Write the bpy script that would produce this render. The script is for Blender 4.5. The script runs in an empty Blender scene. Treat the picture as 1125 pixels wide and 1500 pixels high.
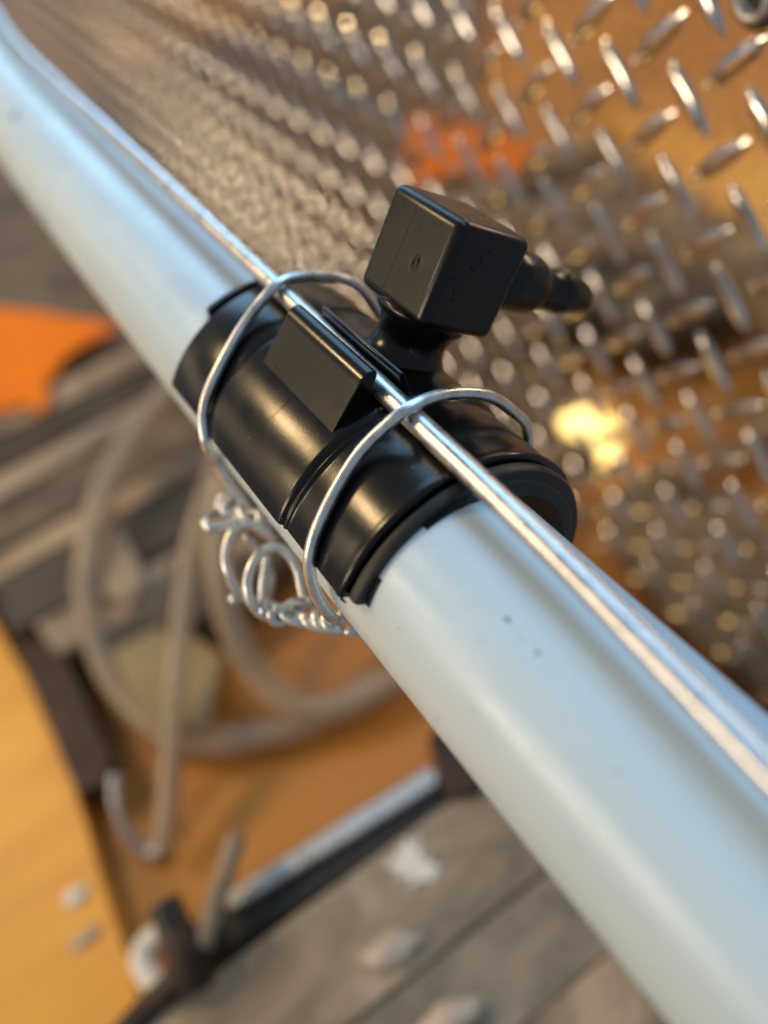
import bpy, bmesh, math, random
from mathutils import Vector, Matrix
random.seed(7)
S = bpy.context.scene
COL = S.collection
MM = 0.001

# ------------------------------------------------------------------ camera
CAM = Vector((98.680, -37.014, 100.711))            # millimetres
RW = Matrix(((0.5427, 0.8283, -0.1397), (-0.5805, 0.49, 0.6503), (0.6071, -0.2718, 0.7467)))  # world -> camera
cam_d = bpy.data.cameras.new('camera')
cam = bpy.data.objects.new('camera', cam_d)
COL.objects.link(cam)
S.camera = cam
mw = RW.transposed().to_4x4()
mw.translation = CAM * MM
cam.matrix_world = mw
cam_d.sensor_fit = 'VERTICAL'
cam_d.sensor_height = 36
cam_d.sensor_width = 27
cam_d.lens = 28.8
cam_d.clip_start = 0.005
cam_d.clip_end = 50
cam_d.dof.use_dof = True
cam_d.dof.focus_distance = 0.124
cam_d.dof.aperture_fstop = 5.5

# ------------------------------------------------------------------ light
w = bpy.data.worlds.new('World')
S.world = w
w.use_nodes = True
bg = w.node_tree.nodes['Background']
bg.inputs[0].default_value = (0.72, 0.86, 1.0, 1)
bg.inputs[1].default_value = 0.28
S.view_settings.view_transform = 'Standard'
S.view_settings.look = 'None'
S.view_settings.exposure = 0
S.view_settings.gamma = 1

def area(name, direction, dist, sx, sy, power, color):
    l = bpy.data.lights.new(name, 'AREA')
    l.shape = 'RECTANGLE'; l.size = sx; l.size_y = sy; l.energy = power; l.color = color
    o = bpy.data.objects.new(name, l); COL.objects.link(o)
    d = Vector(direction).normalized()
    o.location = d * dist
    ax = (Vector((1, 0, 0)) - d * d.x).normalized()          # long side runs along the room, like the pipe
    o.rotation_euler = Matrix((ax, d.cross(ax), d)).transposed().to_euler()
    return o
area('window_light', (-0.50, 0.50, 0.83), 1.3, 3.2, 0.55, 19.0, (0.38, 0.70, 1.0))
area('shop_light', (-0.50, -0.80, 0.22), 1.1, 1.7, 0.24, 1.4, (1.0, 0.66, 0.36))
area('shelf_lamp', (-0.16, -0.95, 0.26), 1.1, 0.45, 0.09, 3.8, (1.0, 0.80, 0.56))
area('bench_lamp', (-0.68, -0.42, 0.60), 0.9, 0.13, 0.10, 2.4, (1.0, 0.68, 0.33))
area('task_lamp', (-0.54, -0.74, 0.40), 0.9, 0.10, 0.10, 1.1, (1.0, 0.74, 0.42))

# ------------------------------------------------------------------ helpers
def at(px, py, z):
    d = Vector((px - 562.5, -(py - 750), -1200.0))
    d = RW.transposed() @ d
    t = (z - CAM.z) / d.z
    return CAM + d * t
def at_depth(px, py, dep):
    d = Vector((px - 562.5, -(py - 750), -1200.0)) / 1200.0
    return CAM + (RW.transposed() @ d) * dep

def obj(name, verts, faces, mat, parent=None, smooth=True, bevel=0, seg=2, origin=None):
    me = bpy.data.meshes.new(name)
    o0 = Vector(origin) if origin is not None else Vector((0, 0, 0))
    if parent is not None and origin is None:
        o0 = Vector(parent.get('_o', (0, 0, 0)))
    me.from_pydata([tuple((Vector(v) - o0) * MM) for v in verts], [], faces)
    me.validate()
    bm = bmesh.new(); bm.from_mesh(me)
    bmesh.ops.recalc_face_normals(bm, faces=bm.faces)
    bm.to_mesh(me); bm.free()
    for p in me.polygons: p.use_smooth = smooth
    o = bpy.data.objects.new(name, me); COL.objects.link(o)
    if mat: me.materials.append(mat)
    if parent is not None: o.parent = parent
    else: o.location = o0 * MM
    o['_o'] = tuple(o0)
    if bevel:
        m = o.modifiers.new('bevel', 'BEVEL'); m.width = bevel * MM; m.segments = seg; m.limit_method = 'ANGLE'
        m.angle_limit = math.radians(35); m.harden_normals = False
        for p in me.polygons: p.use_smooth = True
        try:
            me.set_sharp_from_angle(angle=math.radians(50))
        except Exception: pass
    return o

def thing(name, label, cat, loc=(0, 0, 0), group=None, kind=None):
    o = bpy.data.objects.new(name, None); COL.objects.link(o)
    o.empty_display_size = 0.01
    o.location = Vector(loc) * MM
    o['_o'] = tuple(loc)
    tag(o, label, cat, group, kind)
    return o
def tag(o, label=None, cat=None, group=None, kind=None):
    if label: o['label'] = label
    if cat: o['category'] = cat
    if group: o['group'] = group
    if kind: o['kind'] = kind
    return o

def spline(pts, n=10):
    P = [Vector(p) for p in pts]
    if len(P) < 3: return [P[0].lerp(P[-1], i / n) for i in range(n + 1)]
    Q = [P[0] * 2 - P[1]] + P + [P[-1] * 2 - P[-2]]
    out = []
    for i in range(1, len(Q) - 2):
        p0, p1, p2, p3 = Q[i-1:i+3]
        for k in range(n):
            t = k / n
            out.append(0.5 * ((2*p1) + (p2-p0)*t + (2*p0-5*p1+4*p2-p3)*t*t + (3*p1-p0-3*p2+p3)*t**3))
    out.append(P[-1])
    return out

def tube_geo(path, r, n=14, closed=False, cap=True, V=None, F=None):
    V = [] if V is None else V; F = [] if F is None else F
    m = len(path); base = len(V)
    rad = r if callable(r) else (lambda t: r)
    T = []
    for i in range(m):
        a = path[(i - 1) % m] if (closed or i > 0) else path[0]
        b = path[(i + 1) % m] if (closed or i < m - 1) else path[-1]
        T.append((b - a).normalized())
    u = T[0].orthogonal().normalized()
    for i in range(m):
        u = (u - T[i] * u.dot(T[i])).normalized()
        v = T[i].cross(u)
        rr = rad(i / (m - 1))
        for k in range(n):
            a = 2 * math.pi * k / n
            V.append(path[i] + (u * math.cos(a) + v * math.sin(a)) * rr)
    for i in range(m if closed else m - 1):
        for k in range(n):
            a = base + i * n + k; b = base + i * n + (k + 1) % n
            c = base + ((i + 1) % m) * n + (k + 1) % n; d = base + ((i + 1) % m) * n + k
            F.append((a, b, c, d))
    if cap and not closed:
        F.append(tuple(base + k for k in range(n)))
        F.append(tuple(base + (m - 1) * n + k for k in range(n)))
    return V, F

def hollow_geo(path, ro, ri, n=24):
    V, F = tube_geo(path, ro, n, cap=False)
    b = len(V)
    V, F = tube_geo(path, ri, n, cap=False, V=V, F=F)
    m = len(path)
    for (o_) in (0, (m - 1) * n):
        for k in range(n):
            F.append((o_ + k, o_ + (k + 1) % n, b + o_ + (k + 1) % n, b + o_ + k))
    return V, F

def revolve(profile, O, ax, n=40, u=None):
    ax = Vector(ax).normalized(); u = (Vector(u) if u else ax.orthogonal()).normalized(); v = ax.cross(u)
    V = []; F = []
    for h, r in profile:
        for k in range(n):
            a = 2 * math.pi * k / n
            V.append(Vector(O) + ax * h + (u * math.cos(a) + v * math.sin(a)) * r)
    for i in range(len(profile) - 1):
        for k in range(n):
            F.append((i*n+k, i*n+(k+1) % n, (i+1)*n+(k+1) % n, (i+1)*n+k))
    F.append(tuple(range(n))); F.append(tuple((len(profile)-1)*n + k for k in range(n)))
    return V, F

def prism_x(poly, x0, x1):
    n = len(poly)
    V = [Vector((x0, y, z)) for y, z in poly] + [Vector((x1, y, z)) for y, z in poly]
    F = [tuple(range(n)), tuple(range(2*n-1, n-1, -1))] + [(i, (i+1) % n, n+(i+1) % n, n+i) for i in range(n)]
    return V, F

def slab(name, pts, z, th, mat, parent=None, bevel=0.6):
    """pts: world (x, y) outline in mm, top at z, thickness th"""
    n = len(pts)
    V = [Vector((p[0], p[1], z)) for p in pts] + [Vector((p[0], p[1], z - th)) for p in pts]
    F = [tuple(range(n)), tuple(range(2*n-1, n-1, -1))] + [(i, (i+1) % n, n+(i+1) % n, n+i) for i in range(n)]
    return obj(name, V, F, mat, parent, smooth=False, bevel=bevel)
def px(pts, z):
    return [(lambda p: (p.x, p.y))(at(a, b, z)) for a, b in pts]

# ------------------------------------------------------------------ materials
def material(name):
    m = bpy.data.materials.new(name); m.use_nodes = True
    nt = m.node_tree
    return m, nt, nt.nodes['Principled BSDF']
def N(nt, t, **kw):
    n = nt.nodes.new(t)
    for k, v in kw.items(): setattr(n, k, v)
    return n
def noise(nt, scale, detail=4, rough=0.55, vec=None, dist=0):
    n = N(nt, 'ShaderNodeTexNoise'); n.inputs['Scale'].default_value = scale
    n.inputs['Detail'].default_value = detail; n.inputs['Roughness'].default_value = rough
    n.inputs['Distortion'].default_value = dist
    if vec: nt.links.new(vec, n.inputs['Vector'])
    return n
def coords(nt, scale=(1, 1, 1), rot=(0, 0, 0)):
    tc = N(nt, 'ShaderNodeTexCoord'); mp = N(nt, 'ShaderNodeMapping')
    mp.inputs['Scale'].default_value = scale; mp.inputs['Rotation'].default_value = rot
    nt.links.new(tc.outputs['Object'], mp.inputs['Vector'])
    return mp.outputs['Vector']
def ramp(nt, fac, stops):
    r = N(nt, 'ShaderNodeValToRGB'); e = r.color_ramp.elements
    while len(e) < len(stops): e.new(0.5)
    for el, (p, c) in zip(e, stops):
        el.position = p; el.color = (*c, 1) if len(c) == 3 else c
    nt.links.new(fac, r.inputs['Fac'])
    return r
def maprange(nt, fac, a, b, c, d):
    m = N(nt, 'ShaderNodeMapRange')
    for i, v in zip(('From Min', 'From Max', 'To Min', 'To Max'), (a, b, c, d)): m.inputs[i].default_value = v
    nt.links.new(fac, m.inputs['Value']); return m.outputs['Result']
def bump(nt, p, height, dist, strength=1.0, prev=None):
    b = N(nt, 'ShaderNodeBump'); b.inputs['Distance'].default_value = dist; b.inputs['Strength'].default_value = strength
    nt.links.new(height, b.inputs['Height'])
    if prev: nt.links.new(prev.outputs[0], b.inputs['Normal'])
    nt.links.new(b.outputs[0], p.inputs['Normal']); return b

def m_plain(name, col, rough=0.5, metal=0.0, var=0.25, scale=60, bumpd=0.0002, col2=None):
    m, nt, p = material(name)
    v = coords(nt)
    n = noise(nt, scale, 5, 0.6, v)
    c2 = col2 or tuple(c * (1 - var) for c in col)
    r = ramp(nt, n.outputs['Fac'], [(0.35, c2), (0.65, col)])
    nt.links.new(r.outputs[0], p.inputs['Base Color'])
    p.inputs['Roughness'].default_value = rough; p.inputs['Metallic'].default_value = metal
    n2 = noise(nt, scale * 6, 4, 0.6, v)
    bump(nt, p, n2.outputs['Fac'], bumpd, 0.5)
    return m

def m_pipe():
    m, nt, p = material('pale_plastic_pipe')
    v = coords(nt)
    n = noise(nt, 25, 3, 0.5, v)
    base = ramp(nt, n.outputs['Fac'], [(0.3, (0.55, 0.69, 0.79)), (0.7, (0.60, 0.73, 0.82))])
    vo = N(nt, 'ShaderNodeTexVoronoi'); vo.inputs['Scale'].default_value = 150
    vv = coords(nt, (1, 1, 1)); dn = noise(nt, 1500, 2, 0.5, vv)
    mix = N(nt, 'ShaderNodeVectorMath', operation='MULTIPLY_ADD'); mix.inputs[1].default_value = (0.0009,)*3
    nt.links.new(dn.outputs['Color'], mix.inputs[0]); nt.links.new(vv, mix.inputs[2])
    nt.links.new(mix.outputs[0], vo.inputs['Vector'])
    spot = maprange(nt, vo.outputs['Distance'], 0.015, 0.03, 1, 0)
    sepc = N(nt, 'ShaderNodeSeparateColor'); nt.links.new(vo.outputs['Color'], sepc.inputs[0])
    gate = maprange(nt, sepc.outputs[0], 0.70, 0.72, 0, 0.30)
    mul = N(nt, 'ShaderNodeMath', operation='MULTIPLY'); nt.links.new(spot, mul.inputs[0]); nt.links.new(gate, mul.inputs[1])
    mc = N(nt, 'ShaderNodeMix', data_type='RGBA'); nt.links.new(mul.outputs[0], mc.inputs['Factor'])
    nt.links.new(base.outputs[0], mc.inputs[6]); mc.inputs[7].default_value = (0.09, 0.07, 0.06, 1)
    nt.links.new(mc.outputs[2], p.inputs['Base Color'])
    p.inputs['Subsurface Weight'].default_value = 0.35
    p.inputs['Subsurface Radius'].default_value = (1.0, 1.0, 1.0)
    p.inputs['Subsurface Scale'].default_value = 0.003
    # scuffs stretched along the pipe
    sv = coords(nt, (1, 1, 1)); s1 = noise(nt, 1400, 4, 0.65, sv)
    s2 = noise(nt, 90, 3, 0.6, sv)
    rr = maprange(nt, s2.outputs['Fac'], 0.3, 0.7, 0.20, 0.42)
    nt.links.new(rr, p.inputs['Roughness'])
    b1 = bump(nt, p, s1.outputs['Fac'], 0.00008, 0.55)
    wv = noise(nt, 30, 2, 0.5, coords(nt, (0.25, 1, 1)))
    b2 = bump(nt, p, wv.outputs['Fac'], 0.0012, 0.6, b1)
    ex = noise(nt, 420, 3, 0.6, coords(nt, (0.012, 1, 1)))      # faint extrusion lines along the pipe
    bump(nt, p, ex.outputs['Fac'], 0.00012, 0.5, b2)
    return m
def m_black():
    m, nt, p = material('black_moulded_plastic')
    v = coords(nt)
    p.inputs['Specular IOR Level'].default_value = 0.40
    n = noise(nt, 160, 4, 0.6, v)
    rr = maprange(nt, n.outputs['Fac'], 0.3, 0.7, 0.18, 0.26)
    nt.links.new(rr, p.inputs['Roughness'])
    s = noise(nt, 1800, 3, 0.6, v)
    b = bump(nt, p, s.outputs['Fac'], 0.00003, 0.35)
    w_ = noise(nt, 90, 2, 0.5, v)
    bump(nt, p, w_.outputs['Fac'], 0.0003, 0.25, b)
    vo = N(nt, 'ShaderNodeTexVoronoi'); vo.inputs['Scale'].default_value = 650; nt.links.new(v, vo.inputs['Vector'])
    sc = N(nt, 'ShaderNodeSeparateColor'); nt.links.new(vo.outputs['Color'], sc.inputs[0])
    mu = N(nt, 'ShaderNodeMath', operation='MULTIPLY')
    nt.links.new(maprange(nt, vo.outputs['Distance'], 0.05, 0.09, 1, 0), mu.inputs[0])
    nt.links.new(maprange(nt, sc.outputs[0], 0.86, 0.88, 0, 0.5), mu.inputs[1])
    mc = N(nt, 'ShaderNodeMix', data_type='RGBA'); nt.links.new(mu.outputs[0], mc.inputs['Factor'])
    mc.inputs[6].default_value = (0.0045, 0.0042, 0.004, 1); mc.inputs[7].default_value = (0.30, 0.27, 0.22, 1)
    nt.links.new(mc.outputs[2], p.inputs['Base Color'])
    return m
def m_steel(name, col=(0.70, 0.71, 0.73), rough=0.2, streak=1.0):
    m, nt, p = material(name)
    p.inputs['Metallic'].default_value = 1
    v = coords(nt, (0.06, 1, 1)); n = noise(nt, 3000, 4, 0.65, v)
    n2 = noise(nt, 350, 4, 0.7, coords(nt))
    r = ramp(nt, n2.outputs['Fac'], [(0.3, tuple(c*0.72 for c in col)), (0.62, col)])
    nt.links.new(r.outputs[0], p.inputs['Base Color'])
    nt.links.new(maprange(nt, n2.outputs['Fac'], 0.3, 0.7, rough*0.75, rough*1.5), p.inputs['Roughness'])
    bump(nt, p, n.outputs['Fac'], 0.00004, 0.5 * streak)
    return m
def m_wood(name, c1, c2, along='y'):
    m, nt, p = material(name)
    sc = (14, 1.2, 14) if along == 'y' else (1.2, 14, 14)
    v = coords(nt, sc); n = noise(nt, 2.2, 6, 0.6, v, 1.2)
    n2 = noise(nt, 4, 3, 0.5, coords(nt))
    r = ramp(nt, n.outputs['Fac'], [(0.25, c2), (0.5, c1), (0.8, tuple(min(1, c*1.15) for c in c1))])
    mx = N(nt, 'ShaderNodeMix', data_type='RGBA', blend_type='MULTIPLY'); mx.inputs['Factor'].default_value = 0.6
    nt.links.new(r.outputs[0], mx.inputs[6])
    r2 = ramp(nt, n2.outputs['Fac'], [(0.35, (0.65, 0.6, 0.55)), (0.6, (1, 1, 1))]); nt.links.new(r2.outputs[0], mx.inputs[7])
    nt.links.new(mx.outputs[2], p.inputs['Base Color'])
    p.inputs['Roughness'].default_value = 0.42
    bump(nt, p, n.outputs['Fac'], 0.0004, 0.4)
    return m
M_PIPE = m_pipe(); M_BLACK = m_black()
M_ROD = m_steel('bright_drawn_rod', (0.70, 0.71, 0.73), 0.29, 0.3)
M_WIRE = m_steel('galvanised_wire', (0.84, 0.85, 0.86), 0.30)
M_PLATE = m_steel('tread_plate_aluminium', (0.80, 0.76, 0.72), 0.075, 0.1)
M_ALU = m_steel('brushed_aluminium_edge', (0.60, 0.60, 0.60), 0.45)
M_RUBBER = m_plain('black_rubber', (0.008, 0.008, 0.009), 0.5, 0, 0.3, 300, 0.00006)
M_WOOD = m_wood('orange_bench_wood', (0.92, 0.43, 0.06), (0.74, 0.30, 0.035))
M_WOOD2 = m_wood('brown_bench_wood', (0.56, 0.23, 0.035), (0.28, 0.095, 0.016))
M_ORANGE = m_plain('fluorescent_orange_sheet', (1.0, 0.24, 0.0), 0.85, 0, 0.12, 40, 0.0003)
M_GREY = m_plain('weathered_grey_board', (0.48, 0.35, 0.24), 0.6, 0, 0.42, 30, 0.0006, (0.25, 0.20, 0.14))
M_GREY2 = m_plain('dusty_grey_card', (0.22, 0.165, 0.115), 0.7, 0, 0.55, 34, 0.0004)
M_DARK = m_plain('dark_grey_case', (0.10, 0.078, 0.060), 0.75, 0, 0.4, 40, 0.0003)
M_RUST = m_plain('dark_rusty_iron', (0.07, 0.04, 0.028), 0.6, 0.3, 0.5, 80, 0.0005)
M_SLOT = m_plain('plain_black', (0.018, 0.015, 0.013), 0.5, 0, 0.3, 60, 0.0002)
M_WHITE = m_plain('white_paint_splash', (0.85, 0.80, 0.70), 0.6, 0, 0.15, 100, 0.0004)
def m_mottled(name, c1, c2, c3, seed):
    m, nt, p = material(name)
    mp = coords(nt, (1, 0.55, 1)); n = noise(nt, 34 + seed, 6, 0.68, mp, 0.6)
    r = ramp(nt, n.outputs['Fac'], [(0.28, c3), (0.44, c2), (0.58, c1), (0.75, tuple(c * 1.15 for c in c1))])
    nt.links.new(r.outputs[0], p.inputs['Base Color']); p.inputs['Roughness'].default_value = 0.62
    n2 = noise(nt, 300, 5, 0.6, mp); bump(nt, p, n2.outputs['Fac'], 0.0008, 0.6)
    return m
M_GREYS = [m_mottled('weathered_board', (0.44, 0.33, 0.24), (0.26, 0.205, 0.145), (0.11, 0.095, 0.066), 0),
           m_mottled('weathered_board_dull', (0.32, 0.25, 0.18), (0.20, 0.17, 0.125), (0.09, 0.082, 0.06), 7),
           m_mottled('weathered_board_warm', (0.46, 0.33, 0.22), (0.26, 0.19, 0.13), (0.13, 0.10, 0.068), 13)]
M_LUMP = m_plain('pale_stone', (0.62, 0.50, 0.40), 0.5, 0, 0.3, 90, 0.0003)
M_SPECK = m_plain('dirt_speck', (0.20, 0.18, 0.16), 0.8, 0, 0.4, 900, 0.00003)
M_TAN = m_plain('tan_card', (0.34, 0.25, 0.12), 0.6, 0, 0.2, 30, 0.0003)
def m_hose():
    m, nt, p = material('milky_hose')
    p.inputs['Base Color'].default_value = (0.74, 0.60, 0.44, 1)
    p.inputs['Roughness'].default_value = 0.22
    p.inputs['Transmission Weight'].default_value = 0.6
    p.inputs['IOR'].default_value = 1.4
    n = noise(nt, 60, 3, 0.5, coords(nt)); bump(nt, p, n.outputs['Fac'], 0.0003, 0.3)
    return m
M_HOSE = m_hose()

# ------------------------------------------------------------------ bench
ZB = -203.0
WY = 127.0
bench = obj('workbench_top', *prism_x([(-700, ZB - 0.5), (WY + 4, ZB - 0.5), (WY + 4, ZB - 30), (-700, ZB - 30)], -1800, 170), M_WOOD2, smooth=False)
tag(bench, kind='structure')
# ------------------------------------------------------------------ tread plate wall
plate = thing('tread_plate', 'aluminium tread plate wall with raised lens shaped bumps behind the pipe', 'wall', (-100, WY, ZB))
obj('sheet', *(lambda V, F: (V, F))(*prism_x([(WY, ZB), (WY + 3, ZB), (WY + 3, 95), (WY, 95)], -1700, 85)), M_PLATE, plate, smooth=False)
L_, W_, H_ = 10.8, 2.6, 1.6
bv = []; bf = []
NA = 12
rings = [(1.0, 1.0, 0.0), (0.86, 0.72, 0.55), (0.60, 0.34, 0.92)]
for (fl, fw, fh) in rings:
    for k in range(NA):
        a = 2 * math.pi * k / NA
        c, s_ = math.cos(a), math.sin(a)
        bv.append((c * L_ * fl * MM, -(fh * H_) * MM + 0.00002, (abs(s_) ** 1.25) * (1 if s_ > 0 else -1) * W_ * fw * MM))
bv.append((0, -H_ * MM, 0))
for i in range(2):
    for k in range(NA):
        bf.append((i*NA+k, i*NA+(k+1) % NA, (i+1)*NA+(k+1) % NA, (i+1)*NA+k))
for k in range(NA): bf.append((2*NA+k, 2*NA+(k+1) % NA, len(bv)-1))
bme = bpy.data.meshes.new('tread_bump'); bme.from_pydata(bv, [], bf); 
bm = bmesh.new(); bm.from_mesh(bme); bmesh.ops.recalc_face_normals(bm, faces=bm.faces)
bm.normal_update()
if sum(f.normal.y for f in bm.faces) > 0: bmesh.ops.reverse_faces(bm, faces=bm.faces)
bm.to_mesh(bme); bm.free()
for p in bme.polygons: p.use_smooth = True
bme.materials.append(M_PLATE)
PX, PZ = 23.0, 22.7
sites = []
for i in range(-66, 13):
    for j in range(-4, 10):
        for f, sg in ((0, -1), (.5, 1)):
            z_ = -4.2 - PZ * (j + f)
            sites.append((-28 + PX * (i + f) + 0.045 * min(0, z_ + 26), z_, sg))
sites = [s for s in sites if ZB + 8 < s[1] < 88 and s[0] < 74]
def visible(s):
    q = RW @ (Vector((s[0], WY, s[1])) - CAM)
    if q.z > -5: return None
    u, v = 562.5 + 1200 * q.x / -q.z, 750 - 1200 * q.y / -q.z
    if not (-30 < u < 1155 and -30 < v < 1530): return None
    if v > 0.87 * u + 60: return None
    return -q.z
vis = sorted([(visible(s), s) for s in sites if visible(s)], key=lambda t: t[0])
near = set(t[1] for t in vis[:300])
rv = []; rf = []
po = Vector((-100, WY, ZB))
for s in sites:
    rot = Matrix.Rotation(-s[2] * math.radians(-45), 3, 'Y')
    loc = (Vector((s[0], WY, s[1])) - po) * MM
    if s in near:
        o = bpy.data.objects.new('tread_bump', bme); COL.objects.link(o); o.parent = plate
        o.location = loc; o.rotation_euler = rot.to_euler()
    else:
        b = len(rv)
        rv += [tuple(rot @ Vector(v) + loc) for v in bv]
        rf += [tuple(b + k for k in f) for f in bf]
rm = bpy.data.meshes.new('tread_pattern'); rm.from_pydata(rv, [], rf)
bm = bmesh.new(); bm.from_mesh(rm); bmesh.ops.recalc_face_normals(bm, faces=bm.faces); bm.normal_update()
if sum(f.normal.y for f in bm.faces) > 0: bmesh.ops.reverse_faces(bm, faces=bm.faces)
bm.to_mesh(rm); bm.free()
for p in rm.polygons: p.use_smooth = True
rm.materials.append(M_PLATE)
o = bpy.data.objects.new('tread_pattern', rm); COL.objects.link(o); o.parent = plate; o['kind'] = 'stuff'

bp = CAM + (RW.transposed() @ Vector((1116 - 562.5, 750 + 8, -1200.0))) * ((WY - CAM.y) / (RW.transposed() @ Vector((1116 - 562.5, 750 + 8, -1200.0))).y)
disc = thing('corner_reflection', 'dark bolt standing in for a dark reflection, with bright ring, in the top right corner of the tread plate', 'disc', tuple(bp))  # dark disc put in for a dark reflection in the plate, plus bright ring
obj('dark_disc', *revolve([(0, 6.5), (1.2, 6.5), (1.6, 6.2), (1.6, 5)], bp, (0, -1, 0), 32), M_SLOT, disc)
obj('ring', *revolve([(1.5, 4.9), (3.0, 4.8), (3.8, 4.1), (3.9, 3.4), (3.2, 2.8), (1.5, 2.7)], bp, (0, -1, 0), 32), M_ALU, disc)

# ------------------------------------------------------------------ pipe
KY = 0.673 / 1e4
path = [Vector((x, KY * x * x if x < 0 else KY * x * x, 0)) for x in range(-900, 261, 10)]
pipe = obj('plastic_pipe', *hollow_geo(path, 16.0, 13.2, 96), M_PIPE)
tag(pipe, 'long pale bluish white plastic pipe running corner to corner under the black saddle', 'pipe')

def on_pipe(u, v, r=16.0):
    d = (RW.transposed() @ Vector((u - 562.5, 750 - v, -1200.0))).normalized()
    a = d.y**2 + d.z**2; b = CAM.y*d.y + CAM.z*d.z; c = CAM.y**2 + CAM.z**2 - r*r
    return CAM + d * ((-b - math.sqrt(max(0, b*b - a*c))) / a)
pipe['_o'] = (0, 0, 0)
rs = random.Random(11)
for (u, v, rr, mt) in ((741, 906, 0.26, 'd'), (746, 909, 0.2, 'd'), (768, 875, 0.14, 'd'), (763, 936, 0.12, 'd'), (785, 955, 0.2, 'd'), (790, 957, 0.14, 'd'), (816, 976, 0.22, 'w'), (583, 920, 0.13, 'd'),
                       (640, 1052, 0.16, 'd'), (562, 961, 0.2, 'w'), (20, 168, 1.1, 'd'), (690, 1040, 0.1, 'd'), (902, 1130, 0.14, 'd'), (845, 1240, 0.12, 'd'), (704, 938, 0.1, 'd')):
    c = on_pipe(u, v, 16.0 + 0.02 * rr)
    nrm = Vector((0, c.y, c.z)).normalized(); t1 = Vector((1, 0, 0)); t2 = nrm.cross(t1)
    V = [c + nrm * 0.25 * rr]; Fq = []
    for k in range(9):
        a = 2 * math.pi * k / 9; q = rr * rs.uniform(0.6, 1.3)
        V.append(c + t1 * math.cos(a) * q * 1.3 + t2 * math.sin(a) * q - nrm * 0.05)
    Fq = [(0, 1 + k, 1 + (k + 1) % 9) for k in range(9)]
    obj('dirt_speck', V, Fq, M_SPECK if mt == 'd' else M_WHITE, pipe)

# ------------------------------------------------------------------ rod
SCY, SCZ = 2.7, -4.7
def sp(x, psi, r): 
    a = math.radians(psi); return Vector((x, SCY + r * math.cos(a), SCZ + r * math.sin(a)))
rod_pts = [(-330, 20, 17.5), (-260, 14.6, 19.4), (-205, 9.6, 20.2), (-158, 8.6, 20.1), (-115, 8.1, 20.3), (-62, 7.2, 20.4), (-25, 6.5, 20.5), (13, 5.4, 20.6),
           (37, 4.9, 20.7), (58, 4.2, 20.7), (85, 2.7, 20.7), (120, 0.8, 20.7), (180, -2, 20.7)]
rod = obj('metal_rod', *tube_geo(spline(rod_pts, 8), 1.75, 24), M_ROD)
tag(rod, 'straight bright metal rod lying along the top of the pale pipe', 'rod')

# ------------------------------------------------------------------ saddle fitting
PSI = 54.6
aP = math.radians(PSI)
SV = Vector((0, math.cos(aP), math.sin(aP)))         # stem direction
LV = Vector((0, -math.sin(aP), math.cos(aP)))        # left side
BV = -LV
OV = Vector((1.6, 4.2, -2.5))
sad = thing('pipe_saddle', 'black plastic saddle fitting with elbow outlet strapped on the pale pipe', 'pipe fitting', (1.6, 4.2, -2.5))

def sweep_arc(profile, psi0, psi1, n=72, rfun=None, xfun=None):
    """closed (x, r) profile swept round the saddle centre"""
    V = []; F = []; m = len(profile)
    for i in range(n + 1):
        a = psi0 + (psi1 - psi0) * i / n
        for x, r in profile:
            rr = rfun(r, a) if rfun else r
            V.append(sp(xfun(x, a) if xfun else x, a, rr))
    for i in range(n):
        for k in range(m):
            F.append((i*m+k, i*m+(k+1) % m, (i+1)*m+(k+1) % m, (i+1)*m+k))
    F.append(tuple(range(m))); F.append(tuple(n*m + k for k in range(m)))
    return V, F
def arcprof(pts): return pts
# outer shell: middle body a touch proud of the two wire seats
shell_prof = [(-30.0, 21.4), (-30.0, 22.9), (-29.7, 23.25), (-29.2, 23.4), (-14.6, 23.3), (-13.9, 23.1), (-13.5, 23.0), (-13.2, 23.15), (-12.9, 23.75), (-12.5, 23.95), (-11.9, 24.0),
              (14.4, 24.0), (15.0, 23.95), (15.35, 23.7), (15.5, 23.35), (15.75, 23.3), (16.0, 23.6), (16.35, 23.62), (16.6, 23.35), (16.8, 23.2), (17.4, 23.3),
              (30.6, 23.4), (31.2, 23.45), (31.9, 23.6), (32.4, 23.6), (32.7, 23.4), (32.8, 23.1), (32.8, 21.9), (31, 21.4)]
sh = obj('shell', *sweep_arc(shell_prof, PSI - 92, PSI + 92, 90, None, lambda x, a: x if x > -29 else x + 0.8 * max(0, math.sin(math.radians(a - 60)))), M_BLACK, sad)
sh.data.set_sharp_from_angle(angle=math.radians(60))
def pipe_dist(a, r=16.04):
    # distance from saddle centre to pipe surface along angle a
    d = Vector((math.cos(math.radians(a)), math.sin(math.radians(a))))
    c = Vector((SCY, SCZ)); b = c.dot(d); q = c.dot(c) - r * r
    return -b + math.sqrt(b * b - q)
def gas(r, a):
    if r < 20.9:
        want = max(r, pipe_dist(a) if a > 20 else r)
        return min(want, 21.2)
    return r
gas_prof = [(-33.6, 20.0), (-33.6, 22.0), (-33.0, 22.6), (-31.9, 22.7), (-31.8, 21.3), (32.4, 21.3), (32.9, 21.9), (33.4, 22.6), (34.6, 22.7), (35.2, 22.3), (35.3, 20.9),
            (35.7, 20.7), (36.1, 20.2), (36.1, 18.6), (35.6, 18.2), (-33.0, 18.4)]
g = obj('rubber_gasket', *sweep_arc(gas_prof, PSI - 90.5, PSI + 90.5, 90, gas, lambda x, a: x if x > -31 else (x if a < 109 else (x + 3.2 if a > 111.5 else x + 3.2 * (a - 109) / 2.5))), M_RUBBER, sad)
g.data.set_sharp_from_angle(angle=math.radians(40))
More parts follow.
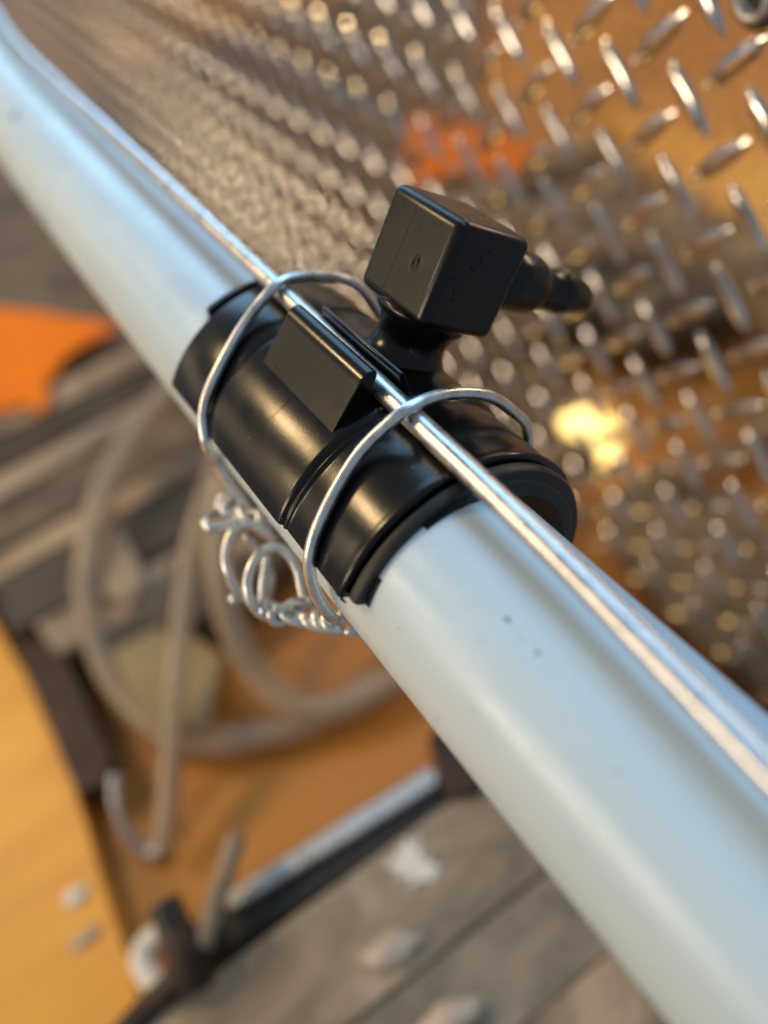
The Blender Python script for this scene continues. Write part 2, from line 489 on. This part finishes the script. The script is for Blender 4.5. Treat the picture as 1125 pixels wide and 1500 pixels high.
# rod clip: thick wedge wall and thin fin
wedge = [(-4.9, 17.75), (1.35, 23.9), (1.75, 24.4), (2.6, 25.0), (3.6, 25.25), (4.5, 25.05), (4.85, 24.6), (4.75, 23.9), (3.9, 22.6), (3.6, 21.0), (3.55, 17.6), (2.0, 16.9), (-4.5, 16.4)]
wd = obj('rod_clip_wall', *prism_x(wedge, -9.5, 13.4), M_BLACK, sad, smooth=False, bevel=0.22, seg=3)
fin = [(7.75, 16.0), (7.75, 22.6), (8.0, 23.0), (8.5, 23.05), (8.85, 22.7), (9.2, 16.0)]
obj('rod_clip_fin', *prism_x(fin, -9.0, 14.4), M_BLACK, sad, smooth=False, bevel=0.15, seg=2)
# stem
stem_prof = [(15.5, 11.0), (17.6, 10.3), (18.4, 9.6), (19.2, 8.7), (20.2, 7.7), (21.3, 6.8), (22.6, 6.15), (24.0, 5.9), (25.3, 6.05), (26.4, 6.5), (27.3, 7.2), (27.8, 7.7), (28.6, 7.9), (29.6, 7.9)]
obj('stem', *revolve(stem_prof, OV, SV, 48), M_BLACK, sad)
# elbow block
BC = OV + SV * 37.17
hx, hs, hb = 8.95, 8.5, 7.95
V = []
for sx in (-1, 1):
    for ss in (-1, 1):
        for sb in (-1, 1):
            V.append(BC + Vector((hx, 0, 0)) * sx + SV * hs * ss + BV * hb * sb)
F = [(0, 1, 3, 2), (4, 6, 7, 5), (0, 4, 5, 1), (2, 3, 7, 6), (0, 2, 6, 4), (1, 5, 7, 3)]
def m_block():
    m, nt, p = material('black_block_plastic')
    p.inputs['Base Color'].default_value = (0.0035, 0.0032, 0.003, 1); p.inputs['Specular IOR Level'].default_value = 0.36
    tc = N(nt, 'ShaderNodeTexCoord')
    # flow rings round the gate mark on the left face (distance in the plane of that face)
    sub = N(nt, 'ShaderNodeVectorMath', operation='SUBTRACT')
    gc = (BC + Vector((2.6, 0, 0)) - SV * 0.3 - OV) * MM
    sub.inputs[1].default_value = tuple(gc)
    nt.links.new(tc.outputs['Object'], sub.inputs[0])
    dx = N(nt, 'ShaderNodeVectorMath', operation='DOT_PRODUCT'); dx.inputs[1].default_value = (1.35, 0, 0)
    ds = N(nt, 'ShaderNodeVectorMath', operation='DOT_PRODUCT'); ds.inputs[1].default_value = tuple(SV)
    nt.links.new(sub.outputs[0], dx.inputs[0]); nt.links.new(sub.outputs[0], ds.inputs[0])
    cb = N(nt, 'ShaderNodeCombineXYZ'); nt.links.new(dx.outputs['Value'], cb.inputs[0]); nt.links.new(ds.outputs['Value'], cb.inputs[1])
    wn = noise(nt, 260, 2, 0.5, cb.outputs[0])
    ln = N(nt, 'ShaderNodeVectorMath', operation='LENGTH'); nt.links.new(cb.outputs[0], ln.inputs[0])
    ad = N(nt, 'ShaderNodeMath', operation='MULTIPLY_ADD'); ad.inputs[1].default_value = 0.0012
    nt.links.new(wn.outputs['Fac'], ad.inputs[0]); nt.links.new(ln.outputs['Value'], ad.inputs[2])
    sn = N(nt, 'ShaderNodeMath', operation='MULTIPLY'); sn.inputs[1].default_value = 9500
    nt.links.new(ad.outputs[0], sn.inputs[0])
    si = N(nt, 'ShaderNodeMath', operation='SINE'); nt.links.new(sn.outputs[0], si.inputs[0])
    fade = maprange(nt, ln.outputs['Value'], 0.001, 0.0058, 1.0, 0.0)
    fm = N(nt, 'ShaderNodeMath', operation='MULTIPLY'); nt.links.new(si.outputs[0], fm.inputs[0]); nt.links.new(fade, fm.inputs[1])
    b0 = bump(nt, p, fm.outputs[0], 0.000009, 0.6)
    n = noise(nt, 160, 4, 0.6, tc.outputs['Object'])
    nt.links.new(maprange(nt, n.outputs['Fac'], 0.3, 0.7, 0.24, 0.34), p.inputs['Roughness'])
    s = noise(nt, 1500, 3, 0.6, tc.outputs['Object'])
    bump(nt, p, s.outputs['Fac'], 0.00003, 0.35, b0)
    return m
M_BLOCK = m_block()
blk = obj('elbow_block', V, F, M_BLOCK, sad, smooth=True, bevel=1.75, seg=6)
# parting line and gate mark on the left face
fl = BC + LV * (hb + 0.0)
pl = [fl + Vector((-1.9 + dxx, 0, 0)) + SV * ss for dxx, ss in ((0.35, 6.5), (0.05, 3), (-0.1, 0), (-0.2, -3), (-0.5, -6.5))]
obj('parting_line', *tube_geo(spline(pl, 6), 0.045, 6), M_BLOCK, blk)
gv, gf = [], []
gcw = fl + Vector((2.6, 0, 0)) - SV * 0.3
for rr, rt in ((0.95, 0.10), (0.55, 0.13)):
    ring = [gcw + Vector((rr * 0.8 * math.cos(t), 0, 0)) + SV * rr * 1.25 * math.sin(t) for t in [2*math.pi*k/28 for k in range(28)]]
    tube_geo(ring, rt, 6, closed=True, V=gv, F=gf)
obj('gate_mark', gv, gf, M_BLOCK, blk)
# raised strokes on the dark face
fo = BC.x + hx
def onface(u, v):
    d = Vector((u - 562.5, -(v - 750), -1200.0)); d = RW.transposed() @ d
    t = (fo - CAM.x) / d.x; return CAM + d * t
strokes = [[(410, 335), (385, 400), (350, 480), (325, 560)], [(283, 552), (310, 563), (340, 558)], [(330, 600), (318, 700), (300, 768)], [(265, 770), (295, 770), (325, 762)],
           [(488, 412), (500, 440), (525, 480)], [(525, 480), (590, 455), (685, 455)], [(590, 400), (620, 300)], [(618, 298), (655, 314), (700, 275), (740, 255), (765, 215)],
           [(700, 268), (735, 266)], [(800, 350), (815, 340)], [(735, 530), (770, 512), (805, 495)], [(832, 512), (880, 490), (942, 473)]]
gv, gf = [], []
for st in strokes:
    P = [onface(620 + a / 7.03, 330 + b / 7.03) for a, b in st]
    tube_geo(spline(P, 4), lambda t: 0.10 + 0.06 * math.sin(math.pi * t), 6, V=gv, F=gf)
obj('embossed_mark', gv, gf, M_BLACK, blk)
# hose barb
barb_prof = [(5.0, 5.3), (16.6, 5.25), (20.4, 5.2), (21.0, 5.0), (21.6, 4.4), (22.4, 3.95), (23.2, 3.8), (28.2, 3.75), (28.6, 4.0), (29.1, 4.1), (30.5, 4.0),
             (34.9, 3.3), (36.2, 3.0), (36.9, 2.6), (37.2, 2.1), (37.2, 1.6)]
BD = (BV + SV * 0.0).normalized()
hb_ = obj('hose_barb', *revolve(barb_prof, BC, BD, 40), M_BLACK, sad)
# small rubber flash at the lower corner of the gasket
fv, ff = tube_geo([sp(32.4, PSI + 91.2, 22.9), sp(32.8, PSI + 92.6, 23.1), sp(33.4, PSI + 93.2, 22.6)], lambda t: 0.35 * (1 - 0.6 * t), 6)
obj('rubber_flash', fv, ff, M_RUBBER, g)

# moulding seam across the middle body
sm = [sp(1.7 + 0.25 * math.sin(k), PSI + 54.5 + k * 3.1, 24.0) for k in range(7)]
obj('moulding_seam', *tube_geo(spline(sm, 4), lambda t: 0.085 * (1 - 0.8 * t), 6), M_BLACK, sh)

# ------------------------------------------------------------------ wire ties
WR = 0.98
def twist(path, r, turns, sep):
    """two strands wound round a path"""
    V, F = [], []
    P = spline(path, 14)
    m = len(P)
    T = [(P[min(i+1, m-1)] - P[max(i-1, 0)]).normalized() for i in range(m)]
    u = T[0].orthogonal().normalized(); fr = []
    for i in range(m):
        u = (u - T[i] * u.dot(T[i])).normalized(); fr.append((u, T[i].cross(u)))
    for ph in (0, math.pi):
        q = []
        for i in range(m):
            t = i / (m - 1)
            a = ph + 2 * math.pi * turns * (t + 0.05 * math.sin(7 * t))
            sq = sep * (1 + 0.35 * math.sin(11 * t + ph * 1.7))
            q.append(P[i] + (fr[i][0] * math.cos(a) + fr[i][1] * math.sin(a)) * sq)
        tube_geo(q, r, 10, V=V, F=F)
    return V, F
def back_path(x0, x1, a0, a1, r, n):
    return [Vector((x0 + (x1 - x0) * i / n, r * math.cos(math.radians(a0 + (a1 - a0) * i / n)), r * math.sin(math.radians(a0 + (a1 - a0) * i / n)))) for i in range(n + 1)]

def relax(P, it=30):
    P = [Vector(p) for p in P]
    for _ in range(it):
        P = [P[0]] + [P[i] * 0.5 + (P[i-1] + P[i+1]) * 0.25 for i in range(1, len(P) - 1)] + [P[-1]]
    return P
near_front = [sp(20.2, -22, 24.6), sp(20.0, 0, 24.6), (20.3, 27.2, 3.2), (20.5, 26.0, 6.6), (20.6, 23.9, 9.9), (20.6, 21.9, 13.1), (20.7, 19.3, 16.2), (20.8, 16.2, 18.6), (20.9, 12.5, 20.8), (21.3, 8.8, 22.5),
              (21.8, 5.2, 23.35), (21.6, 2.4, 22.9), (21.1, -0.4, 21.3), (20.8, -3.0, 20.0), (21.3, -6.4, 18.2), (22.4, -9.8, 16.4), (23.4, -13.2, 14.0), (24.2, -16.2, 10.9), (25.3, -17.8, 7.6)]
tie2 = thing('wire_tie', 'silver wire tie looped over the rod at the near lower end of the black saddle', 'wire', (22, 0, 0), 'wire ties round the saddle')
knot2 = at_depth(486, 905, 142)
tail2 = [(25.7, -18.2, 4.0), (26.2, -17.9, -0.5), (26.8, -16.8, -5.5), tuple(at_depth(489, 893, 139)), tuple(at_depth(500, 912, 141))]
obj('ring', *tube_geo(relax(spline(near_front + tail2, 8)), WR, 14), M_WIRE, tie2)
under = [sp(20.2, -22, 24.6), (20.6, 22.5, -18.5), (21.5, 15, -22.5), (22.5, 5, -23.5), (24, -5, -21), tuple(at_depth(505, 925, 144))]
obj('ring_back', *tube_geo(spline(under, 8), WR, 12), M_WIRE, tie2)
far_front = [sp(-20.6, -22, 24.6), sp(-20.8, 0, 24.6), (-21, 26.6, 2.0), (-21, 25.2, 5.8), (-21, 23.8, 8.8), (-21, 22.9, 11.9), (-21, 20.6, 15.6), (-21, 18.2, 17.9), (-21, 15.5, 19.6), (-21, 10.4, 22.0),
             (-20.4, 6.6, 23.2), (-20.1, 3.9, 22.6), (-20.0, 1.3, 21.3), (-19.3, -2.2, 19.8), (-17.6, -6.2, 18.2), (-15.8, -10.4, 16.0), (-14.9, -13.2, 14.1), (-13.7, -16.0, 11.4), (-11.9, -17.6, 8.8)]
tie1 = thing('wire_tie', 'silver wire tie looped over the rod at the far upper end of the black saddle', 'wire', (-20, 0, 0), 'wire ties round the saddle')
tail1 = [(-9.6, -18.6, 6.2), tuple(at_depth(312, 668, 152)), tuple(at_depth(334, 706, 155)), tuple(at_depth(356, 735, 158)), tuple(at_depth(372, 762, 157))]
obj('ring', *tube_geo(relax(spline(far_front + tail1, 8)), WR, 14), M_WIRE, tie1)
under = [sp(-20.6, -22, 24.6), (-20.3, 22.5, -18.5), (-19, 15, -22.5), (-16, 5, -24), (-12, -5, -22), tuple(at_depth(388, 772, 157))]
obj('ring_back', *tube_geo(spline(under, 8), WR, 12), M_WIRE, tie1)
# far tie: pigtail and first eye
def dl(pts): return [at_depth(a, b, c) for a, b, c in pts]
obj('twisted_tail', *twist(dl([(392, 775, 156), (368, 758, 156), (345, 752, 157), (332, 742, 159), (335, 728, 161)]), 0.95, 2.2, 1.0), M_WIRE, tie1)
obj('cut_end', *tube_geo(spline(dl([(352, 758, 157), (335, 768, 155), (312, 774, 154), (301, 766, 155), (306, 755, 158), (322, 752, 160), (332, 760, 161)]), 8), 0.95, 12), M_WIRE, tie1)
obj('eye_loop', *tube_geo(spline(dl([(402, 792, 155), (385, 776, 154), (364, 768, 154), (345, 775, 153), (334, 795, 152), (331, 820, 151), (337, 845, 151), (348, 864, 152), (362, 876, 153), (378, 880, 155), (392, 870, 157),
                                 (396, 845, 159), (384, 815, 159), (366, 790, 158), (357, 788, 157)]), 8), 0.97, 12), M_WIRE, tie1)
obj('cut_end', *tube_geo(spline(dl([(362, 868, 154), (352, 873, 153), (344, 878, 152), (340, 877, 151)]), 6), 0.95, 12), M_WIRE, tie1)
# near tie: second eye and rope-like twist
obj('eye_loop', *tube_geo(spline(dl([(447, 884, 148), (442, 862, 148), (436, 835, 148), (422, 812, 148), (404, 802, 148), (386, 807, 147), (371, 825, 146), (363, 850, 145), (366, 876, 145), (378, 895, 146), (396, 904, 147),
                                 (414, 900, 148), (420, 890, 149)]), 8), 0.97, 12), M_WIRE, tie2)
obj('eye_loop', *tube_geo(spline(dl([(392, 812, 151), (388, 840, 151), (385, 868, 151), (390, 892, 150), (410, 900, 149), (440, 886, 148), (458, 880, 146)]), 8), 0.95, 12), M_WIRE, tie2)
obj('twisted_tail', *twist(dl([(384, 886, 147), (402, 898, 147), (425, 903, 146), (450, 906, 144), (475, 910, 141), (496, 915, 138)]), 0.95, 3.0, 1.05), M_WIRE, tie2)
obj('cut_end', *tube_geo(spline(dl([(452, 884, 147), (430, 882, 145), (414, 892, 144), (402, 890, 144)]), 6), 0.9, 12), M_WIRE, tie2)

# ------------------------------------------------------------------ things on the bench
# left light board of the bench, seam and boards
lb = slab('bench_board', px([(-260, 700), (-40, 860), (40, 990), (110, 1150), (150, 1290), (205, 1460), (240, 1620), (-400, 1700)], ZB + 12), ZB + 12, 12, M_WOOD)
tag(lb, 'bright orange wooden board at the lower left edge of the bench', 'board')

def tube_thing(name, label, cat, pts, r, mat, group=None, n=16, z=None):
    P = [at(a, b, c) for a, b, c in pts]
    o = obj(name, *tube_geo(spline(P, 8), r, n), mat, origin=P[0]); tag(o, label, cat, group); return o
ZH = ZB + 8
tube_thing('clear_hose', 'milky hose curving down left side of the bench past the orange sheet', 'hose',
           [(400, 420, ZH + 40), (300, 520, ZH + 40), (225, 600, ZH + 38), (165, 690, ZH + 34), (135, 780, ZH + 28), (128, 870, ZH + 20), (145, 950, ZH + 10), (185, 1020, ZH + 4), (250, 1075, ZH), (330, 1085, ZH), (440, 1060, ZH), (560, 1000, ZH)], 6.2, M_HOSE, 'loose hoses on the bench')
tube_thing('clear_hose', 'milky hose hanging straight down through the middle of the bench clutter', 'hose',
           [(420, 520, ZH + 60), (350, 620, ZH + 60), (305, 720, ZH + 55), (275, 830, ZH + 45), (262, 950, ZH + 35), (252, 1080, ZH + 22), (246, 1180, ZH + 10), (238, 1240, ZH + 4)], 4.0, M_HOSE, 'loose hoses on the bench')
tube_thing('clear_hose', 'milky hose curving under the wire loops towards the pale pipe', 'hose',
           [(330, 700, ZH + 70), (320, 800, ZH + 60), (335, 900, ZH + 40), (375, 985, ZH + 20), (440, 1035, ZH + 8), (520, 1030, ZH + 4), (600, 980, ZH + 4), (690, 900, ZH + 4)], 5.6, M_HOSE, 'loose hoses on the bench')
tube_thing('bent_wire_hook', 'pale bent wire hook standing at the bottom of the straight hose', 'hook',
           [(168, 1135, ZB + 25), (172, 1180, ZB + 18), (188, 1220, ZB + 10), (215, 1248, ZB + 4), (238, 1246, ZB + 4)], 2.4, M_ALU)
# orange torn sheet
ZO = -178.0
oz = [(-40, 446), (10, 452), (60, 456), (105, 464), (150, 470), (172, 478), (150, 490), (122, 503), (98, 520), (86, 532), (80, 545), (70, 552), (66, 566), (71, 580), (66, 598), (52, 600), (42, 592), (34, 588), (26, 596), (18, 592), (8, 598), (-40, 610)]
osh = slab('orange_sheet', px(oz, ZO + 5), ZO + 5, 2.5, M_ORANGE, bevel=0.3)
tag(osh, 'bright fluorescent orange torn sheet with ragged lower edge at the left', 'sheet')
# boxes under/around
def block(name, label, cat, pts, z, th, mat, group=None, bevel=1.0):
    o = slab(name, px(pts, z), z, th, mat, bevel=bevel); tag(o, label, cat, group); return o
gc_ = slab('grey_card', [(-780, -330), (-640, -270), (-470, -120), (-330, -80), (-232, -92), (-205, -40), (-190, 30), (-150, 60), (-95, 90), (-90, 120), (-780, 122)], ZO - 5, 8, M_GREY2)
tag(gc_, 'dusty grey card lying under the orange sheet', 'card')
block('dark_case', 'dark grey case behind the left hose and below the grey card', 'case', [(-60, 840), (200, 700), (300, 650), (430, 800), (300, 930), (130, 960), (60, 900)], ZB + 22, 22, M_DARK)
block('tan_card', 'tan card standing between the two hoses over the bench', 'card', [(160, 955), (250, 910), (330, 960), (300, 1070), (215, 1065)], ZB + 26, 4, M_TAN)
block('grey_offcut', 'light grey brown offcut on the dark case between the hoses', 'offcut', [(150, 790), (175, 770), (215, 850), (190, 880), (150, 870)], ZB + 30, 8, M_GREY)
block('iron_bracket', 'dark iron bracket lying along the orange board', 'bracket', [(5, 905), (50, 900), (95, 950), (140, 1060), (165, 1110), (150, 1150), (110, 1160), (70, 1060)], ZB + 18, 14, M_RUST)
# grey slab with aluminium edge
ZS = -158.0
gbo = at(300, 1415, ZS)
gs = thing('grey_board', 'weathered grey boards with white splash in the lower right', 'board', tuple(gbo))
xe = at(470, 1308, ZS).x + 0.5                       # edge along the wall direction
x_ = xe
for k, wd_ in enumerate((34, 27, 31, 24, 30)):
    y0 = -190 + 4 * math.sin(k * 2.1); y1 = 60
    dz = (0.0, -1.2, 0.5, -0.8, -0.2)[k]
    slab('plank', [(x_, y0), (x_ + wd_ - 0.4, y0 - 1.5), (x_ + wd_ - 0.4 + 0.15 * math.sin(k), y1), (x_ + 0.1 * math.cos(k), y1)], ZS + dz, 24, M_GREYS[k % 3], gs, bevel=0.9)
    x_ += wd_
LATH = ('warm grey lath mostly covered by the orange sheet, topmost of the laths at the left',
        'dark brown lath just below the topmost one, under the ragged edge of the orange sheet',
        'pale grey lath right below the ragged tip of the orange sheet',
        'dusty brown lath crossing behind the top of the left hose bend',
        'warm grey lath crossing the middle of the left hose loop',
        'dark brown lath below the middle of the left hose loop, above the dark case',
        'short pale lath lowest of all, ending beside the left hose and the iron bracket')
rl = random.Random(5)
for k in range(7):
    xa = -335 + 27 * k + rl.uniform(-3, 3); wl = rl.uniform(13, 22)
    ya = -120 - 0 * k + rl.uniform(-14, 6) + 5 * k; yb = 60 + rl.uniform(-30, 30)
    sk = rl.uniform(-7, 7)
    if k == 6: yb = 10
    lt = slab('lath', [(xa, ya), (xa + wl, ya + 3), (xa + wl + sk, yb), (xa + sk, yb - 4)], ZO - 5 + rl.uniform(3, 6), 6, (M_GREYS[2], M_DARK, M_GREYS[0], M_GREY2, M_GREYS[2], M_DARK, M_GREYS[0])[k], bevel=0.8)
    tag(lt, LATH[k], 'lath', 'loose laths at the left behind the hoses')
block('dark_scrap', 'small black scrap under the wire loops between the two left hoses', 'scrap', [(215, 900), (250, 820), (330, 790), (360, 850), (300, 905), (240, 930)], ZB + 27, 10, M_DARK)
block('dark_band', 'black rail running between aluminium strip and grey board', 'band', [(290, 1352), (640, 1135), (700, 1122), (735, 1150), (650, 1190), (298, 1420)], ZS - 3, 24, M_SLOT)  # plain black band between the aluminium strip and the boards
block('aluminium_strip', 'bright aluminium strip along the edge of the black rail', 'strip', [(330, 1308), (500, 1200), (630, 1120), (645, 1133), (640, 1150), (500, 1236), (335, 1335)], ZS + 0.5, 3, M_ALU)
dc = slab('added_dark_patch', [(-78, 62), (-40, 48), (-5, 60), (35, 50), (60, 75), (58, 120), (-20, 122), (-60, 112), (-86, 96)], ZB + 6, 6, M_GREYS[1], bevel=1.5)  # unseen piece added to darken what the plate mirrors at lower right
tag(dc, 'dull grey brown rag added out of sight between pipe and tread plate to darken its reflection', 'patch')
block('rust_block', 'small dark reddish block at the end of the aluminium strip', 'block', [(625, 1075), (660, 1060), (720, 1120), (700, 1160), (655, 1165), (640, 1130)], ZS + 4, 30, M_RUST)
def blob(name, label, cat, c, z, rx, ry, rz, mat, rot=0.0, parent=None, seed=1):
    random.seed(seed)
    bm = bmesh.new(); bmesh.ops.create_icosphere(bm, subdivisions=3, radius=1)
    for v in bm.verts:
        k = 1 + 0.22 * math.sin(v.co.x * 3 + seed) * math.cos(v.co.y * 4 + seed * 2) + 0.2 * math.sin(v.co.z * 5 + v.co.x * 6 + seed)
        v.co = Vector((v.co.x * rx * k, v.co.y * ry * k, v.co.z * rz)) * MM
    me = bpy.data.meshes.new(name); bm.to_mesh(me); bm.free()
    for p in me.polygons: p.use_smooth = True
    me.materials.append(mat)
    o = bpy.data.objects.new(name, me); COL.objects.link(o)
    o.location = at(c[0], c[1], z) * MM; o.rotation_euler = (0, 0, rot)
    tag(o, label, cat); return o
# paint splash: flat star of several lobes
def star(name, label, c, z, r, mat, seed=3):
    random.seed(seed); p0 = at(c[0], c[1], z); pts = []
    for k in range(26):
        a = 2 * math.pi * k / 26
        rr = r * (0.35 + 0.12 * math.sin(2 * a + 1) + 0.6 * random.random() ** 2)
        pts.append((p0.x + rr * math.cos(a), p0.y + rr * math.sin(a)))
    o = slab(name, pts, z + 0.5, 0.9, mat, bevel=0.15); tag(o, label, 'splash'); return o
star('paint_splash', 'star shaped white paint splash on the grey board', (610, 1268), ZS + 0.4, 11.5, M_WHITE)
blob('grey_pebble', 'pale grey pebble shaped lump on the grey board', 'lump', (572, 1392), ZS + 1, 4.0, 8.5, 3.0, M_LUMP, -0.25)
blob('grey_pebble', 'pale lump at the very bottom edge of the grey board', 'lump', (665, 1490), ZS + 2, 3.8, 8.5, 3, M_LUMP, -0.25, seed=2)
blob('white_crumb', 'white plaster crumb on the orange board beside its edge', 'crumb', (112, 1312), ZB + 12.6, 2.8, 4.2, 1.2, M_WHITE, seed=4)
blob('white_crumb', 'pinkish white crumb lower down on the orange board', 'crumb', (124, 1375), ZB + 12.6, 2.2, 5.5, 1.2, M_LUMP, seed=5)
# old pliers-like tool
tool = thing('hand_tool', 'dark worn hand tool lying across the corner of the grey board', 'tool', tuple(at(270, 1400, ZB + 14)))
def tpart(name, pts, r, mat):
    P = [at(a, b, c) for a, b, c in pts]; return obj(name, *tube_geo(spline(P, 6), r, 12), mat, tool)
tpart('jaw', [(348, 1222, ZS + 14), (330, 1280, ZS + 10), (308, 1345, ZS + 8), (295, 1390, ZS + 8)], 3.0, M_GREY)
tpart('handle', [(300, 1385, ZS + 8), (265, 1430, ZS + 4), (220, 1475, ZS), (170, 1530, ZS)], 4.2, M_RUST)
tpart('pivot', [(240, 1325, ZS + 10), (252, 1352, ZS + 9), (262, 1378, ZS + 8)], 5.0, M_SLOT)
tpart('shank', [(262, 1370, ZS + 8), (275, 1400, ZS + 7), (285, 1440, ZS + 2)], 6.0, M_RUST)
tube_thing('white_clip', 'curved white clip beside the dark hand tool', 'clip', [(240, 1365, ZB + 14), (215, 1385, ZB + 14), (208, 1410, ZB + 14), (225, 1440, ZB + 14), (240, 1448, ZB + 14)], 4.0, M_WHITE)

# ------------------------------------------------------------------ small lamp added out of sight behind the pipe, for its glow in the plate
def m_glow():
    m, nt, p = material('amber_glow')
    p.inputs['Base Color'].default_value = (0.9, 0.6, 0.15, 1)
    p.inputs['Emission Color'].default_value = (1.0, 0.70, 0.24, 1)
    p.inputs['Emission Strength'].default_value = 4.0
    return m
b0 = Vector((-117, 81, ZB))
dome = thing('added_glow', 'small glowing amber lamp added out of sight behind the pipe to put a glow in the tread plate', 'dome', tuple(b0))
obj('glow_base', *revolve([(0, 19), (0.1, 19.5), (3, 19.5), (4, 18)], b0, (0, 0, 1), 24), M_DARK, dome)
obj('glow_dome', *revolve([(3.5, 16), (6, 18.5), (10, 19), (15, 17), (20, 11), (22.5, 5), (23, 0.5)], b0, (0, 0, 1), 24), m_glow(), dome)

for o in list(bpy.data.objects):
    if '_o' in o: del o['_o']
